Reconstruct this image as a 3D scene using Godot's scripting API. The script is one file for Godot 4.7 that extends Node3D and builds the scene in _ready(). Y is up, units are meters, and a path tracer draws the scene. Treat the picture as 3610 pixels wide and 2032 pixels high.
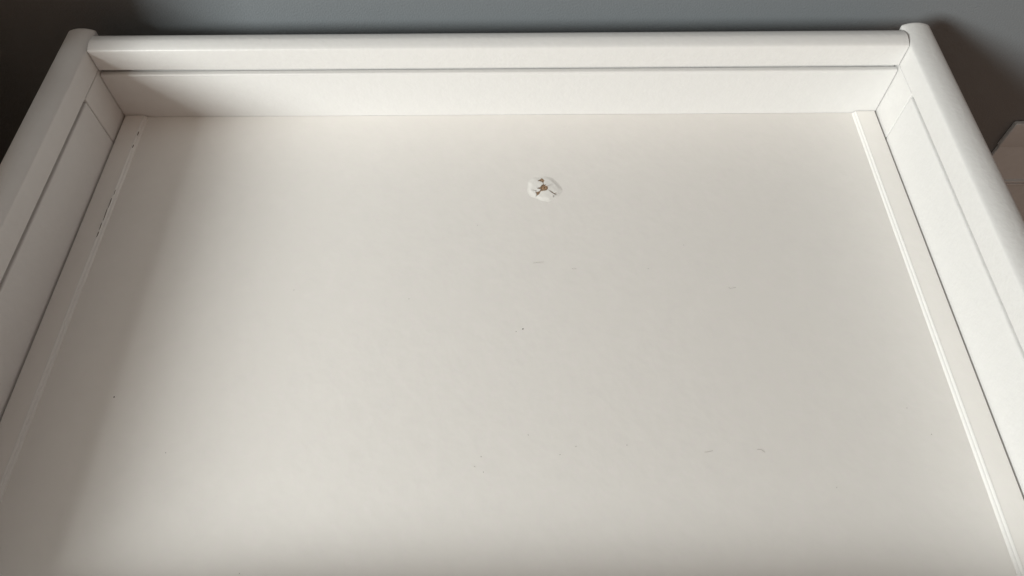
extends Node3D
# Corner-to-corner view down into the white tray of a changing table against a grey wall.
# Units are metres. H is the height of the tray's edge strips above the room floor.

const H := 0.9          # tray level above the room floor
const A := 0.375        # half of the tray's inner width
const D := 0.525        # inner depth of the tray
const TS := 0.026       # thickness of a side rail
const TB := 0.022       # thickness of the back rail
const YG := 0.0497      # top of the lower panels
const YR := 0.0535      # underside of the upper rails
const YS := 0.0790      # top of the upper rails
const PW := 0.0355      # width of a corner post
const WALL_Z := -0.075

var m := {}
var rng := RandomNumberGenerator.new()

func _ready() -> void:
	rng.seed = 4711
	_camera_and_light()
	_materials()
	_setting()
	_table()
	_neighbours()
	_dust()

# ---------------------------------------------------------------- camera, light
func _camera_and_light() -> void:
	var cam := Camera3D.new()
	cam.name = "camera"
	cam.fov = 43.62
	cam.near = 0.02
	cam.far = 30.0
	cam.position = Vector3(0.018, H + 0.5085, 0.5351)
	cam.rotation = Vector3(-0.9994, 0.0138, -0.0158)
	add_child(cam)
	cam.current = true

	var env := Environment.new()
	env.background_mode = Environment.BG_COLOR
	env.background_color = Color(0.270, 0.168, 0.122).linear_to_srgb()   # the dim warm room all round
	env.tonemap_mode = Environment.TONE_MAPPER_LINEAR
	env.tonemap_exposure = 1.0
	env.sdfgi_enabled = true
	env.ssao_enabled = true
	env.ssil_enabled = true
	var we := WorldEnvironment.new()
	we.name = "environment"
	we.environment = env
	add_child(we)

	# daylight from the window, to the left of and behind the photographer
	var win := AreaLight3D.new()
	win.name = "window_daylight"
	win.area_size = Vector2(0.9, 0.7)
	win.light_color = Color(0.985, 1.0, 0.985)
	win.light_energy = 15.6
	win.shadow_enabled = true
	win.area_range = 12.0
	win.position = Vector3(-2.45, H + 1.62, 2.5)
	add_child(win)
	win.look_at(Vector3(0.0, H, 0.2), Vector3.UP)

# ---------------------------------------------------------------- materials
func noise(freq: float, octaves: int, sd: int) -> FastNoiseLite:
	var n := FastNoiseLite.new()
	n.noise_type = FastNoiseLite.TYPE_SIMPLEX_SMOOTH
	n.frequency = freq
	n.fractal_octaves = octaves
	n.seed = sd
	return n

func noise_tex(freq: float, octaves: int, sd: int, size := 512, normal := false, strength := 1.0, lo := Color.BLACK, hi := Color.WHITE) -> NoiseTexture2D:
	var t := NoiseTexture2D.new()
	t.width = size
	t.height = size
	t.seamless = true
	t.noise = noise(freq, octaves, sd)
	if normal:
		t.as_normal_map = true
		t.bump_strength = strength
	else:
		var g := Gradient.new()
		g.set_color(0, lo)
		g.set_color(1, hi)
		t.color_ramp = g
	return t

func mat(base: Color, rough: float, spread := 0.02, scale := 6.0, bump := 0.25, sd := 1, freq := 0.03) -> StandardMaterial3D:
	# base is a linear colour; spread is the mottling of the paint
	var s := StandardMaterial3D.new()
	var lo := Color(base.r * (1 - spread), base.g * (1 - spread), base.b * (1 - spread)).linear_to_srgb()
	var hi := Color(base.r * (1 + spread), base.g * (1 + spread), base.b * (1 + spread)).linear_to_srgb()
	s.albedo_texture = noise_tex(freq, 4, sd, 512, false, 1.0, lo, hi)
	s.roughness = rough
	s.metallic_specular = 0.5
	s.uv1_triplanar = true
	s.uv1_world_triplanar = true
	s.uv1_scale = Vector3.ONE * scale
	if bump > 0.0:
		s.normal_enabled = true
		s.normal_texture = noise_tex(0.06, 3, sd + 7, 512, true, 4.0)
		s.normal_scale = bump
	return s

func plain(base: Color, rough: float) -> StandardMaterial3D:
	var s := StandardMaterial3D.new()
	s.albedo_color = base.linear_to_srgb()
	s.roughness = rough
	return s

func _materials() -> void:
	m.paint = mat(Color(0.738, 0.732, 0.722), 0.36, 0.016, 5.0, 0.10, 3)
	m.board = mat(Color(0.868, 0.842, 0.812), 0.42, 0.013, 2.5, 0.03, 11)
	m.flake = mat(Color(0.87, 0.85, 0.82), 0.40, 0.02, 20.0, 0.1, 17)
	m.wall = mat(Color(0.205, 0.226, 0.243), 0.85, 0.06, 12.0, 0.30, 23, 0.08)
	m.ceiling = mat(Color(0.45, 0.42, 0.38), 0.9, 0.02, 3.0, 0.1, 51)
	m.edge = mat(Color(0.84, 0.83, 0.81), 0.26, 0.01, 5.0, 0.05, 61)
	m.wood = mat(Color(0.46, 0.30, 0.18), 0.5, 0.12, 3.0, 0.1, 71)
	m.floor = mat(Color(0.20, 0.14, 0.10), 0.6, 0.25, 2.0, 0.2, 29)
	m.core = mat(Color(0.45, 0.29, 0.175), 0.9, 0.85, 60.0, 0.6, 31, 0.02)
	m.grey = mat(Color(0.66, 0.74, 0.80), 0.5, 0.03, 6.0, 0.1, 41)
	m.dirt = plain(Color(0.045, 0.03, 0.022), 0.9)
	m.chip = plain(Color(0.11, 0.075, 0.055), 0.9)
	m.hair = plain(Color(0.36, 0.33, 0.31), 0.6)
	m.speck = plain(Color(0.10, 0.08, 0.07), 0.9)

# ---------------------------------------------------------------- mesh helpers
func tri(st: SurfaceTool, a: Vector3, b: Vector3, c: Vector3, na: Vector3, nb: Vector3, nc: Vector3) -> void:
	if (c - a).cross(b - a).dot(na + nb + nc) < 0.0:
		var t := b
		b = c
		c = t
		t = nb
		nb = nc
		nc = t
	for p in [[a, na], [b, nb], [c, nc]]:
		st.set_normal(p[1])
		st.set_uv(Vector2(p[0].x, p[0].z))
		st.add_vertex(p[0])

func begin() -> SurfaceTool:
	var st := SurfaceTool.new()
	st.begin(Mesh.PRIMITIVE_TRIANGLES)
	return st

# Lofts a closed profile (u, v), counter-clockwise, along w. Each section is [w, inset].
func loft(st: SurfaceTool, prof: PackedVector2Array, o: Vector3, u: Vector3, v: Vector3, w: Vector3, sections: Array) -> void:
	var n := prof.size()
	var en: Array[Vector2] = []
	for i in n:
		var e: Vector2 = prof[(i + 1) % n] - prof[i]
		en.append(Vector2(e.y, -e.x).normalized())
	var miter: Array[Vector2] = []
	for i in n:
		var k: Vector2 = en[(i + n - 1) % n] + en[i]
		miter.append(k / maxf(0.3, k.dot(en[i])))
	for s in sections.size() - 1:
		var w0: float = sections[s][0]
		var w1: float = sections[s + 1][0]
		var i0: float = sections[s][1]
		var i1: float = sections[s + 1][1]
		var dw := w1 - w0
		var tilt := (i1 - i0) / dw if absf(dw) > 1e-9 else 0.0
		for i in n:
			var j := (i + 1) % n
			var before: Vector2 = en[(i + n - 1) % n]
			var after: Vector2 = en[j]
			var ni: Vector2 = (en[i] + before).normalized() if en[i].dot(before) > 0.8 else en[i]
			var nj: Vector2 = (en[i] + after).normalized() if en[i].dot(after) > 0.8 else en[i]
			var Ni := (u * ni.x + v * ni.y + w * tilt).normalized()
			var Nj := (u * nj.x + v * nj.y + w * tilt).normalized()
			var p0: Vector2 = prof[i] - miter[i] * i0
			var p1: Vector2 = prof[j] - miter[j] * i0
			var q0: Vector2 = prof[i] - miter[i] * i1
			var q1: Vector2 = prof[j] - miter[j] * i1
			var a := o + u * p0.x + v * p0.y + w * w0
			var b := o + u * p1.x + v * p1.y + w * w0
			var c := o + u * q1.x + v * q1.y + w * w1
			var d := o + u * q0.x + v * q0.y + w * w1
			tri(st, a, b, c, Ni, Nj, Nj)
			tri(st, a, c, d, Ni, Nj, Ni)
	for e in [0, sections.size() - 1]:
		var cap := PackedVector2Array()
		for i in n:
			cap.append(prof[i] - miter[i] * float(sections[e][1]))
		var idx := Geometry2D.triangulate_polygon(cap)
		var nn := w if e > 0 else -w
		for k in range(0, idx.size(), 3):
			var pts: Array[Vector3] = []
			for r in 3:
				var p: Vector2 = cap[idx[k + r]]
				pts.append(o + u * p.x + v * p.y + w * float(sections[e][0]))
			tri(st, pts[0], pts[1], pts[2], nn, nn, nn)

func ends(w0: float, w1: float, bev: float) -> Array:
	return [[w0, bev], [w0 + bev * 0.3, bev * 0.3], [w0 + bev, 0.0], [w1 - bev, 0.0], [w1 - bev * 0.3, bev * 0.3], [w1, bev]]

func round_rect(u0: float, u1: float, v0: float, v1: float, r: float) -> PackedVector2Array:
	var p := PackedVector2Array()
	var cs := [Vector2(u1 - r, v0 + r), Vector2(u1 - r, v1 - r), Vector2(u0 + r, v1 - r), Vector2(u0 + r, v0 + r)]
	for k in 4:
		for s in 4:
			var an := -PI / 2 + k * PI / 2 + s * PI / 6
			p.append(cs[k] + Vector2(cos(an), sin(an)) * r)
	return p

# a bevelled board from lo to hi, its rounded section across x and y or (axis 0) across z and y
func board(lo: Vector3, hi: Vector3, bev: float, axis := 2) -> SurfaceTool:
	var st := begin()
	if axis == 2:
		loft(st, round_rect(lo.x, hi.x, lo.y, hi.y, bev), Vector3.ZERO, Vector3.RIGHT, Vector3.UP, Vector3.BACK, ends(lo.z, hi.z, bev))
	elif axis == 0:
		loft(st, round_rect(-hi.z, -lo.z, lo.y, hi.y, bev), Vector3.ZERO, Vector3.FORWARD, Vector3.UP, Vector3.RIGHT, ends(lo.x, hi.x, bev))
	else:
		loft(st, round_rect(lo.x, hi.x, -hi.z, -lo.z, bev), Vector3.ZERO, Vector3.RIGHT, Vector3.FORWARD, Vector3.UP, ends(lo.y, hi.y, bev))
	return st

func put(st: SurfaceTool, called: String, material: Material, parent: Node = self) -> MeshInstance3D:
	var o := MeshInstance3D.new()
	o.name = called
	o.mesh = st.commit()
	o.material_override = material
	parent.add_child(o, true)
	return o

func numbered(called: String) -> String:
	var k := 0
	var s := called
	while has_node(s):
		k += 1
		s = "%s_%03d" % [called, k]
	return s

func thing(called: String, label: String, category: String, at := Vector3.ZERO, group := "") -> Node3D:
	var o := Node3D.new()
	o.name = numbered(called)
	o.position = at
	add_child(o)
	o.set_meta("label", label)
	o.set_meta("category", category)
	if group != "":
		o.set_meta("group", group)
	return o

func structure(st: SurfaceTool, called: String, material: Material) -> void:
	put(st, called, material).set_meta("kind", "structure")

# ---------------------------------------------------------------- setting
func _setting() -> void:
	structure(board(Vector3(-2.6, 0.0, WALL_Z - 0.12), Vector3(2.6, 3.2, WALL_Z), 0.002, 0), "wall", m.wall)
	structure(board(Vector3(-2.9, 3.2, WALL_Z - 0.12), Vector3(2.9, 3.3, 3.4), 0.002, 0), "ceiling", m.ceiling)
	structure(board(Vector3(-2.6, -0.1, WALL_Z - 0.12), Vector3(2.6, -0.002, 3.0), 0.002, 0), "floor", m.floor)

# ---------------------------------------------------------------- the changing table
# Profile of an upper rail: u runs from the inner face outwards, v is height above the tray strips.
func rail_profile(t: float) -> PackedVector2Array:
	var p := PackedVector2Array()
	p.append(Vector2(0.0008, YR))
	p.append(Vector2(0.0060, YR))
	p.append(Vector2(0.0060, YR - 0.0085))       # tongue behind the groove
	p.append(Vector2(t - 0.003, YR - 0.0085))
	p.append(Vector2(t, YR - 0.0085))
	var edge := [Vector2(0.0, 0.0042), Vector2(0.0003, 0.0033), Vector2(0.0010, 0.0026), Vector2(0.0030, 0.0017), Vector2(0.0055, 0.0009), Vector2(0.0082, 0.0003), Vector2(0.0105, 0.0)]
	for q: Vector2 in edge:
		p.append(Vector2(t - q.x, YS - q.y))
	for i in edge.size():
		var q: Vector2 = edge[edge.size() - 1 - i]
		p.append(Vector2(q.x, YS - q.y))
	p.append(Vector2(0.0, YR + 0.0008))
	return p

func panel_profile(t: float, bottom: float) -> PackedVector2Array:
	# lower panel: a soft round on the inner top edge, with a fine bead under it
	var p := PackedVector2Array()
	p.append(Vector2(0.0, bottom))
	p.append(Vector2(t, bottom))
	p.append(Vector2(t, YG - 0.006))
	p.append(Vector2(0.0062, YG - 0.006))
	p.append(Vector2(0.0060, YG - 0.0008))
	p.append(Vector2(0.0052, YG))
	p.append(Vector2(0.0016, YG))
	p.append(Vector2(0.0007, YG - 0.0003))
	p.append(Vector2(0.0002, YG - 0.0009))
	p.append(Vector2(0.0000, YG - 0.0019))
	p.append(Vector2(0.0006, YG - 0.0025))
	p.append(Vector2(0.0006, YG - 0.0030))
	p.append(Vector2(0.0000, YG - 0.0038))
	return p

func mirrored(p: PackedVector2Array) -> PackedVector2Array:
	var r := PackedVector2Array()
	for i in range(p.size() - 1, -1, -1):
		r.append(Vector2(-p[i].x, p[i].y))
	return r

func _table() -> void:
	var t := thing("changing_table", "white painted changing table with a raised rim and a chipped tray board", "changing table", Vector3(0, H, 0))
	# upper rails
	for s: float in [-1.0, 1.0]:
		var st := begin()
		var p := rail_profile(TS)
		if s < 0:
			p = mirrored(p)
		var zs: Array = [[-0.0325, 0.0030], [-0.0323, 0.0021], [-0.0316, 0.0010], [-0.0306, 0.0003], [-0.0292, 0.0], [D + 0.018, 0.0], [D + 0.022, 0.0006], [D + 0.026, 0.004]]
		loft(st, p, Vector3(s * (A - 0.0002), 0, 0), Vector3.RIGHT, Vector3.UP, Vector3.BACK, zs)
		var r := put(st, "side_rail", m.paint, t)
		r.set_meta("label", "left side rail with rounded top, in shadow" if s < 0 else "right side rail with rounded top, brightly lit")
	for f in 2:
		var st := begin()
		# u points away from the tray: to the wall for the back rail, to the room for the front one
		var p := rail_profile(TB)
		if f == 1:
			p = mirrored(p)
		loft(st, p, Vector3(0, 0, -0.002 if f == 0 else D + 0.002), Vector3.FORWARD, Vector3.UP, Vector3.RIGHT, [[-A + 0.0011, 0.0], [A - 0.0011, 0.0]])
		put(st, "back_rail" if f == 0 else "front_rail", m.paint, t)
		# lower panel
		var sp := begin()
		var q := panel_profile(0.016, -0.12)
		if f == 1:
			q = mirrored(q)
		loft(sp, q, Vector3(0, 0, 0.0 if f == 0 else D), Vector3.FORWARD, Vector3.UP, Vector3.RIGHT, [[-A + 0.0006, 0.0], [A - 0.0006, 0.0]])
		put(sp, "back_panel" if f == 0 else "front_panel", m.paint, t)
	# corner posts that run down to the floor as legs
	for s: float in [-1.0, 1.0]:
		for f in 2:
			var z0 := -0.020 if f == 0 else D - PW
			var z1 := PW if f == 0 else D + 0.020
			var x0 := A + 0.0001 if s > 0 else -A - TS + 0.001
			var x1 := A + TS - 0.001 if s > 0 else -A - 0.0001
			put(board(Vector3(x0, -H, z0), Vector3(x1, YR - 0.0007, z1), 0.0010, 1), "corner_post", m.paint, t)
		var sp := begin()
		var q := panel_profile(0.016, -0.12)
		if s < 0:
			q = mirrored(q)
		loft(sp, q, Vector3(s * (A + 0.0003), 0, 0), Vector3.RIGHT, Vector3.UP, Vector3.BACK, [[PW + 0.0005, 0.0014], [PW + 0.0012, 0.0004], [PW + 0.0022, 0.0], [D - PW - 0.0022, 0.0], [D - PW - 0.0005, 0.0014]])
		put(sp, "side_panel", m.paint, t)
	# tray board
	var tb := put(board(Vector3(-A + 0.023, -0.019, 0.0004), Vector3(A - 0.023, -0.003, D - 0.0004), 0.0003), "tray_board", m.board, t)
	tb.set_meta("label", "off-white tray board with a burst paint blister")
	# raised edge strips with a double bead along their inner edge
	for s: float in [-1.0, 1.0]:
		var x0 := A - 0.0199
		var x1 := A - 0.0020
		var lo := Vector3(x0 if s > 0 else -x1, -0.016, 0.0010)
		var hi := Vector3(x1 if s > 0 else -x0, 0.0, D - 0.001)
		var strip := put(board(lo, hi, 0.0004), "edge_strip", m.board, t)
		for k in 2:
			# two small rounded steps lead down from the strip to the board
			var st := begin()
			var u := A - (0.0196 if k == 0 else 0.0214)
			var v := 0.0002 if k == 0 else -0.0012
			var p := PackedVector2Array([Vector2(u - 0.0024, -0.009), Vector2(u, -0.009), Vector2(u, v - 0.0004), Vector2(u - 0.0003, v), Vector2(u - 0.0008, v), Vector2(u - 0.0015, v - 0.0005), Vector2(u - 0.0020, v - 0.0011), Vector2(u - 0.0023, v - 0.0018)])
			if s < 0:
				p = mirrored(p)
			loft(st, p, Vector3.ZERO, Vector3.RIGHT, Vector3.UP, Vector3.BACK, [[0.0012, 0.0002], [0.002, 0.0], [D - 0.002, 0.0]])
			put(st, "bead", m.edge, strip)
		if s < 0:
			_bead_chips(strip)
	_blister(tb)

# splinters missing from the left bead: dark slivers of bare board
func _bead_chips(strip: Node3D) -> void:
	# [distance from the back, length, offset across the bead]
	for c in [[0.026, 0.005, 0.9], [0.043, 0.004, 0.8], [0.101, 0.006, 0.5], [0.114, 0.011, 0.25], [0.127, 0.014, 0.05], [0.141, 0.008, -0.05], [0.150, 0.006, 0.2]]:
		var z: float = c[0]
		var l: float = c[1]
		var st := begin()
		var x: float = -A + 0.0206 + float(c[2]) * 0.001
		var y := 0.0003 if float(c[2]) < 0.5 else -0.0002
		var w := rng.randf_range(0.00010, 0.00017)
		var p := PackedVector2Array([Vector2(-w, -0.001), Vector2(w, -0.001), Vector2(w * 0.7, 0.0003), Vector2(-w * 0.6, 0.00035)])
		loft(st, p, Vector3(x, y, z), Vector3.RIGHT, Vector3.UP, Vector3(rng.randf_range(-0.04, 0.04), 0, 1).normalized(), [[-l / 2, w * 0.9], [-l / 4, 0.0], [l / 5, w * 0.3], [l / 2, w * 0.9]])
		put(st, "chip", m.chip, strip)

# ---------------------------------------------------------------- burst blister in the tray board
func inside(p: Vector2, polys: Array) -> bool:
	for q: PackedVector2Array in polys:
		if Geometry2D.is_point_in_polygon(p, q):
			return true
	return false

func near_line(p: Vector2, line: Array, r: float) -> bool:
	for i in line.size() - 1:
		if p.distance_to(Geometry2D.get_closest_point_to_segment(p, line[i], line[i + 1])) < r:
			return true
	return false

func _blister(tb: Node3D) -> void:
	# outlines in millimetres on the board, x to the right and y towards the room, from the blister's middle
	var holes := [
		PackedVector2Array([Vector2(-5.9, -6.0), Vector2(-2.3, -8.7), Vector2(-2.0, -9.6), Vector2(-1.6, -8.6), Vector2(-0.2, -6.6), Vector2(-0.7, -4.6), Vector2(-1.3, -2.4), Vector2(-1.7, -4.6), Vector2(-2.7, -5.5), Vector2(-4.4, -6.0)]),
		PackedVector2Array([Vector2(-6.2, 1.2), Vector2(-3.8, 0.6), Vector2(-2.8, -1.0), Vector2(-1.3, -2.3), Vector2(0.7, -2.4), Vector2(0.3, -0.9), Vector2(2.1, -0.6), Vector2(2.4, 0.6), Vector2(2.2, 2.9), Vector2(0.5, 3.9), Vector2(-2.4, 4.3), Vector2(-3.6, 5.0), Vector2(-4.9, 7.6), Vector2(-7.3, 9.2), Vector2(-6.5, 7.0), Vector2(-7.3, 4.8), Vector2(-5.0, 4.9), Vector2(-3.6, 3.6), Vector2(-3.4, 2.8), Vector2(-5.2, 1.8)]),
		PackedVector2Array([Vector2(2.1, 2.6), Vector2(5.0, 4.2), Vector2(6.9, 6.1), Vector2(10.2, 6.5), Vector2(10.3, 7.4), Vector2(8.3, 8.0), Vector2(6.9, 7.0), Vector2(4.6, 5.2)]),
		PackedVector2Array([Vector2(6.1, 10.4), Vector2(6.4, 8.6), Vector2(7.2, 8.1), Vector2(6.9, 9.2)])]
	var cracks := [
		[Vector2(2.0, -0.4), Vector2(5.0, -2.2), Vector2(7.6, -4.0)], [Vector2(-7.2, 4.8), Vector2(-10.0, 3.6), Vector2(-12.3, 3.2)],
		[Vector2(-7.2, 9.1), Vector2(-8.6, 11.0)], [Vector2(-2.0, -9.4), Vector2(-3.0, -11.3)], [Vector2(10.2, 6.8), Vector2(13.0, 7.2)], [Vector2(-1.3, -2.3), Vector2(-1.2, -4.0)]]
	for i in holes.size():
		var big := PackedVector2Array()
		for q: Vector2 in holes[i]:
			big.append(Vector2(-0.6, 1.0) + (q - Vector2(-0.6, 1.0)) * 1.2)
		holes[i] = big
	var centre := Vector3(0.0437, -0.003, 0.0960)
	var mid := Vector2(-0.6, 1.0)
	# ground of bare chipboard under the paint film
	var gs := begin()
	var n := 26
	for i in n:
		for j in n:
			var q := [Vector2(i, j), Vector2(i + 1, j), Vector2(i + 1, j + 1), Vector2(i, j + 1)]
			var v: Array[Vector3] = []
			for k in 4:
				var p := Vector2(-11.0 + q[k].x * 24.0 / n, -12.0 + q[k].y * 25.0 / n)
				var hh := 0.00040 * maxf(0.0, blister_height(p, mid)) + 0.00022 * absf(sin(p.x * 3.7 + p.y * 1.9) * cos(p.y * 4.3 - p.x))
				v.append(Vector3(p.x * 0.001, hh, p.y * 0.001) + centre)
			var pc := Vector2(-11.0 + (i + 0.5) * 24.0 / n, -12.0 + (j + 0.5) * 25.0 / n)
			if pc.length() > 12.2 or (pc.x > 4.0 and pc.y < 1.5):
				continue
			var nn := (v[2] - v[0]).cross(v[1] - v[0]).normalized()
			if nn.y < 0:
				nn = -nn
			tri(gs, v[0], v[1], v[2], nn, nn, nn)
			tri(gs, v[0], v[2], v[3], nn, nn, nn)
	put(gs, "bare_chipboard", m.core, tb)
	# paint film lifted in flakes round the hole
	var cuts := [-140.0, -100.0, -22.0, 32.0, 128.0, 172.0]
	var tools: Array[SurfaceTool] = []
	for k in cuts.size():
		tools.append(begin())
	var cell := 0.32
	var nx := 104
	var ny := 104
	for i in nx:
		for j in ny:
			var c := Vector2((i - nx / 2.0 + 0.5) * cell, (j - ny / 2.0 + 0.5) * cell + 0.4)
			var jag := Vector2(sin(c.x * 5.1 + c.y * 2.3) + sin(c.y * 9.0), sin(c.y * 4.7 - c.x * 3.1) + cos(c.x * 8.0)) * 0.22
			if blister_height(c, mid) <= 0.0 or inside(c + jag, holes):
				continue
			var split := false
			for l: Array in cracks:
				if near_line(c, l, 0.22):
					split = true
			if split:
				continue
			var an := rad_to_deg((c - mid).angle())
			var id := cuts.size() - 1
			for k in cuts.size():
				if an >= float(cuts[k]):
					id = k
			if an < float(cuts[0]):
				id = cuts.size() - 1
			var v: Array[Vector3] = []
			var ns: Array[Vector3] = []
			for o: Vector2 in [Vector2(-0.5, -0.5), Vector2(0.5, -0.5), Vector2(0.5, 0.5), Vector2(-0.5, 0.5)]:
				var p := c + o * cell * 1.02
				var h0 := blister_height(p, mid)
				v.append(Vector3(p.x, h0, p.y) * 0.001 + centre)
				var gx := (blister_height(p + Vector2(0.2, 0), mid) - blister_height(p - Vector2(0.2, 0), mid)) / 0.4
				var gy := (blister_height(p + Vector2(0, 0.2), mid) - blister_height(p - Vector2(0, 0.2), mid)) / 0.4
				ns.append(Vector3(-gx, 1.0, -gy).normalized())
			tri(tools[id], v[0], v[1], v[2], ns[0], ns[1], ns[2])
			tri(tools[id], v[0], v[2], v[3], ns[0], ns[2], ns[3])
	for k in cuts.size():
		put(tools[k], "paint_flake", m.flake, tb)

# height of the lifted paint in millimetres: a low dome that curls up towards the hole
func blister_height(p: Vector2, mid: Vector2) -> float:
	var d := p - mid
	var a := d.angle()
	var edge := 15.4 + 0.9 * sin(a * 2.0 + 0.6) + 0.6 * sin(a * 5.0 + 1.0) + 0.15 * sin(a * 11.0)
	var r := d.length() / edge
	if r >= 1.0:
		return -0.05
	var k := 1.0 - r
	return 0.10 + 0.50 * smoothstep(0.0, 0.3, k) + 1.1 * k + 0.04 * sin(p.x * 0.9 + 1.0) * sin(p.y * 0.8)

# ---------------------------------------------------------------- things around the table
func _neighbours() -> void:
	# low panel against the wall, right of the table
	var z := WALL_Z + 0.0005
	var b := thing("wall_panel", "pale beaded board standing low against the wall beyond the right rail", "board", Vector3(0, 0, 0))
	put(board(Vector3(0.5905, H - 0.1255, z), Vector3(1.25, H - 0.0885, z + 0.006), 0.0012, 0), "top_band", m.grey, b)
	put(board(Vector3(0.5925, 0.0, z), Vector3(1.25, H - 0.1257, z + 0.005), 0.0010, 0), "panel", m.grey, b)
	for k in 2:
		put(board(Vector3(0.5935, H - 0.1880 - k * 0.0046, z + 0.003), Vector3(1.249, H - 0.1845 - k * 0.0046, z + 0.0085), 0.0016, 0), "bead", m.grey, b)
	# unseen bed-shaped blocker, added on the left to shade the left rail and wall
	var x := -0.475
	var top := H + 0.172
	var c := thing("light_blocker", "added bed-shaped light blocker beside the left rail, unseen outside the picture", "light_blocker")
	put(board(Vector3(x - 0.03, top - 0.045, 0.151), Vector3(x, top, 1.25), 0.004), "side_rail", m.wood, c)
	put(board(Vector3(x - 0.024, 0.30, 0.151), Vector3(x - 0.006, top - 0.046, 1.25), 0.001), "side_panel", m.wood, c)
	put(board(Vector3(x - 0.66, 0.25, 0.064), Vector3(x - 0.018, top + 0.15, 0.150), 0.004, 0), "wall_blocker", m.wood, c)  # added tall and deep so that it shades the wall's left end
	put(board(Vector3(x - 0.66, 0.25, 1.252), Vector3(x + 0.002, top, 1.277), 0.004, 0), "foot_board", m.wood, c)
	put(board(Vector3(x - 0.64, 0.30, 0.152), Vector3(x - 0.026, 0.42, 1.248), 0.02), "mattress", m.board, c)
	for lx: float in [x - 0.64, x - 0.026]:
		for lz: float in [0.085, 1.253]:
			put(board(Vector3(lx - 0.012, 0.0, lz), Vector3(lx + 0.012, 0.249, lz + 0.023), 0.002, 1), "leg", m.wood, c)

# ---------------------------------------------------------------- dust on the tray board
func speck(x: float, z: float, r: float, label := "tiny dark dust speck lying on the tray board") -> void:
	var st := begin()
	var y := H - 0.00295
	var ring: Array[Vector3] = []
	for i in 7:
		var an := TAU * i / 7.0
		ring.append(Vector3(x + cos(an) * r * rng.randf_range(0.6, 1.3), y, z + sin(an) * r * rng.randf_range(0.6, 1.3)))
	var tip := Vector3(x, y + r * 0.8, z)
	for i in 7:
		var a := ring[i]
		var b := ring[(i + 1) % 7]
		var nn := (tip - a).cross(b - a).normalized()
		if nn.y < 0:
			nn = -nn
		tri(st, a, b, tip, nn, nn, nn)
	var o := put(st, numbered("dust_speck"), m.speck)
	o.set_meta("label", label)
	o.set_meta("category", "dust speck")
	o.set_meta("group", "dust specks on the tray board")

func hair(pts: Array, label: String, r := 0.00012) -> void:
	var cv := Curve3D.new()
	for i in pts.size():
		var q: Vector2 = pts[i]
		var tn := Vector2.ZERO
		if i > 0 and i < pts.size() - 1:
			tn = (pts[i + 1] - pts[i - 1]) * 0.25
		cv.add_point(Vector3(q.x, H - 0.003 + r * 0.9, q.y), Vector3(-tn.x, 0, -tn.y), Vector3(tn.x, 0, tn.y))
	var st := begin()
	var n := 14
	var ln := cv.get_baked_length()
	var last: Array[Vector3] = []
	var last_n: Array[Vector3] = []
	for i in n + 1:
		var p := cv.sample_baked(ln * i / n)
		var q := cv.sample_baked(minf(ln, ln * i / n + 0.0002)) - cv.sample_baked(maxf(0.0, ln * i / n - 0.0002))
		var sd := Vector3.UP.cross(q).normalized()
		var ring: Array[Vector3] = []
		var ns: Array[Vector3] = []
		for k in 5:
			var an := TAU * k / 5.0
			var d := sd * cos(an) + Vector3.UP * sin(an)
			ring.append(p + d * r)
			ns.append(d)
		if i > 0:
			for k in 5:
				var k1 := (k + 1) % 5
				tri(st, last[k], last[k1], ring[k1], last_n[k], last_n[k1], ns[k1])
				tri(st, last[k], ring[k1], ring[k], last_n[k], ns[k1], ns[k])
		last = ring
		last_n = ns
	var o := put(st, numbered("hair"), m.hair)
	o.set_meta("label", label)
	o.set_meta("category", "hair")
	o.set_meta("group", "fine hairs on the tray board")

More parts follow.
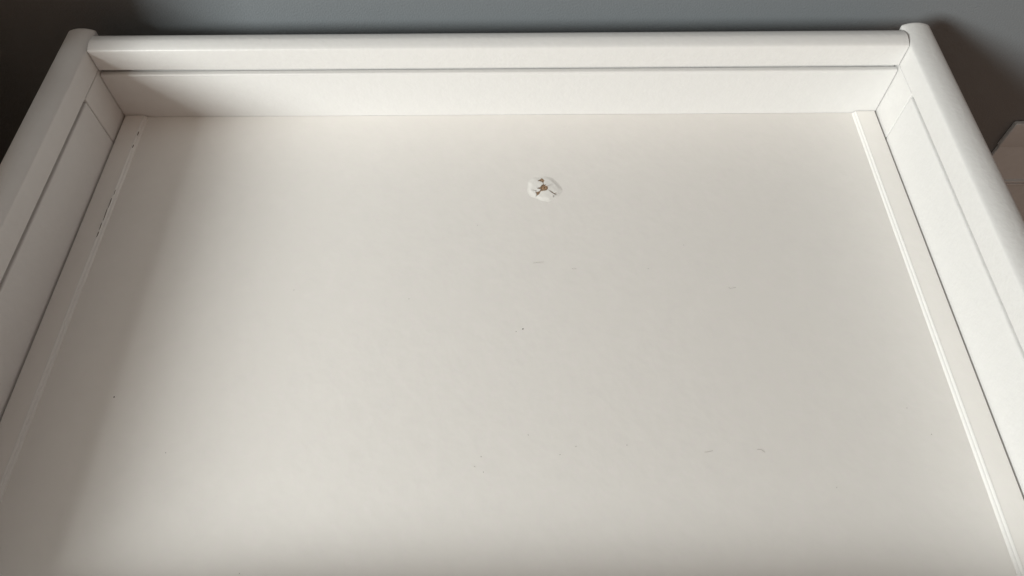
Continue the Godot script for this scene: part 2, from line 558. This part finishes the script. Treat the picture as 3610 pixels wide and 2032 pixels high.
func _dust() -> void:
	speck(-0.0175, 0.1392, 0.00030)
	speck(0.1639, 0.1622, 0.00030)
	speck(0.1303, 0.1870, 0.00030)
	speck(0.0223, 0.2461, 0.00060, "clear dark speck at the middle of the tray board")
	speck(0.0168, 0.2486, 0.00030)
	speck(0.0256, 0.3369, 0.00030)
	speck(0.0488, 0.3520, 0.00030)
	speck(-0.0073, 0.3651, 0.00030)
	speck(0.0985, 0.3449, 0.00030)
	speck(0.2455, 0.3768, 0.00030)
	speck(-0.0092, 0.3535, 0.00030)
	speck(-0.2944, 0.3051, 0.00065, "dark speck in the shadow near the left edge strip")
	speck(-0.2427, 0.3499, 0.00030)
	speck(-0.1705, 0.4346, 0.00030)
	speck(0.3134, 0.3161, 0.00030)
	speck(0.3254, 0.3372, 0.00030)
	speck(-0.0729, 0.2166, 0.00030)
	speck(-0.1710, 0.2075, 0.00030)
	hair([Vector2(0.0314, 0.1809), Vector2(0.0352, 0.1802), Vector2(0.0411, 0.1797)], "faint hair just below the burst blister on the tray board")
	hair([Vector2(0.0649, 0.1867), Vector2(0.0662, 0.1872), Vector2(0.0688, 0.1869)], "short hair to the right below the burst blister")
	hair([Vector2(0.1960, 0.2064), Vector2(0.1969, 0.2077), Vector2(0.2021, 0.2067)], "curved hair on the tray board nearest the right edge strip")
	hair([Vector2(0.1551, 0.3504), Vector2(0.1570, 0.3504), Vector2(0.1613, 0.3494)], "straight pale hair in the right half of the board near the picture's foot")
	hair([Vector2(0.1940, 0.3484), Vector2(0.1972, 0.3487), Vector2(0.1993, 0.3508)], "dark hooked hair in the right half of the board near the picture's foot")
	hair([Vector2(0.0601, 0.3460), Vector2(0.0615, 0.3457)], "very short hair below the middle of the tray board")
	hair([Vector2(-0.0142, 0.3606), Vector2(-0.0133, 0.3613)], "tiny slanted hair on the board at the foot of the picture")
	hair([Vector2(-0.3552, 0.2939), Vector2(-0.3537, 0.2960), Vector2(-0.3523, 0.2978)], "hair poking out from the left bead in the shadow")
	hair([Vector2(0.3556, 0.3687), Vector2(0.3549, 0.3713), Vector2(0.3548, 0.3739)], "hair clinging to the right bead near the picture's foot")
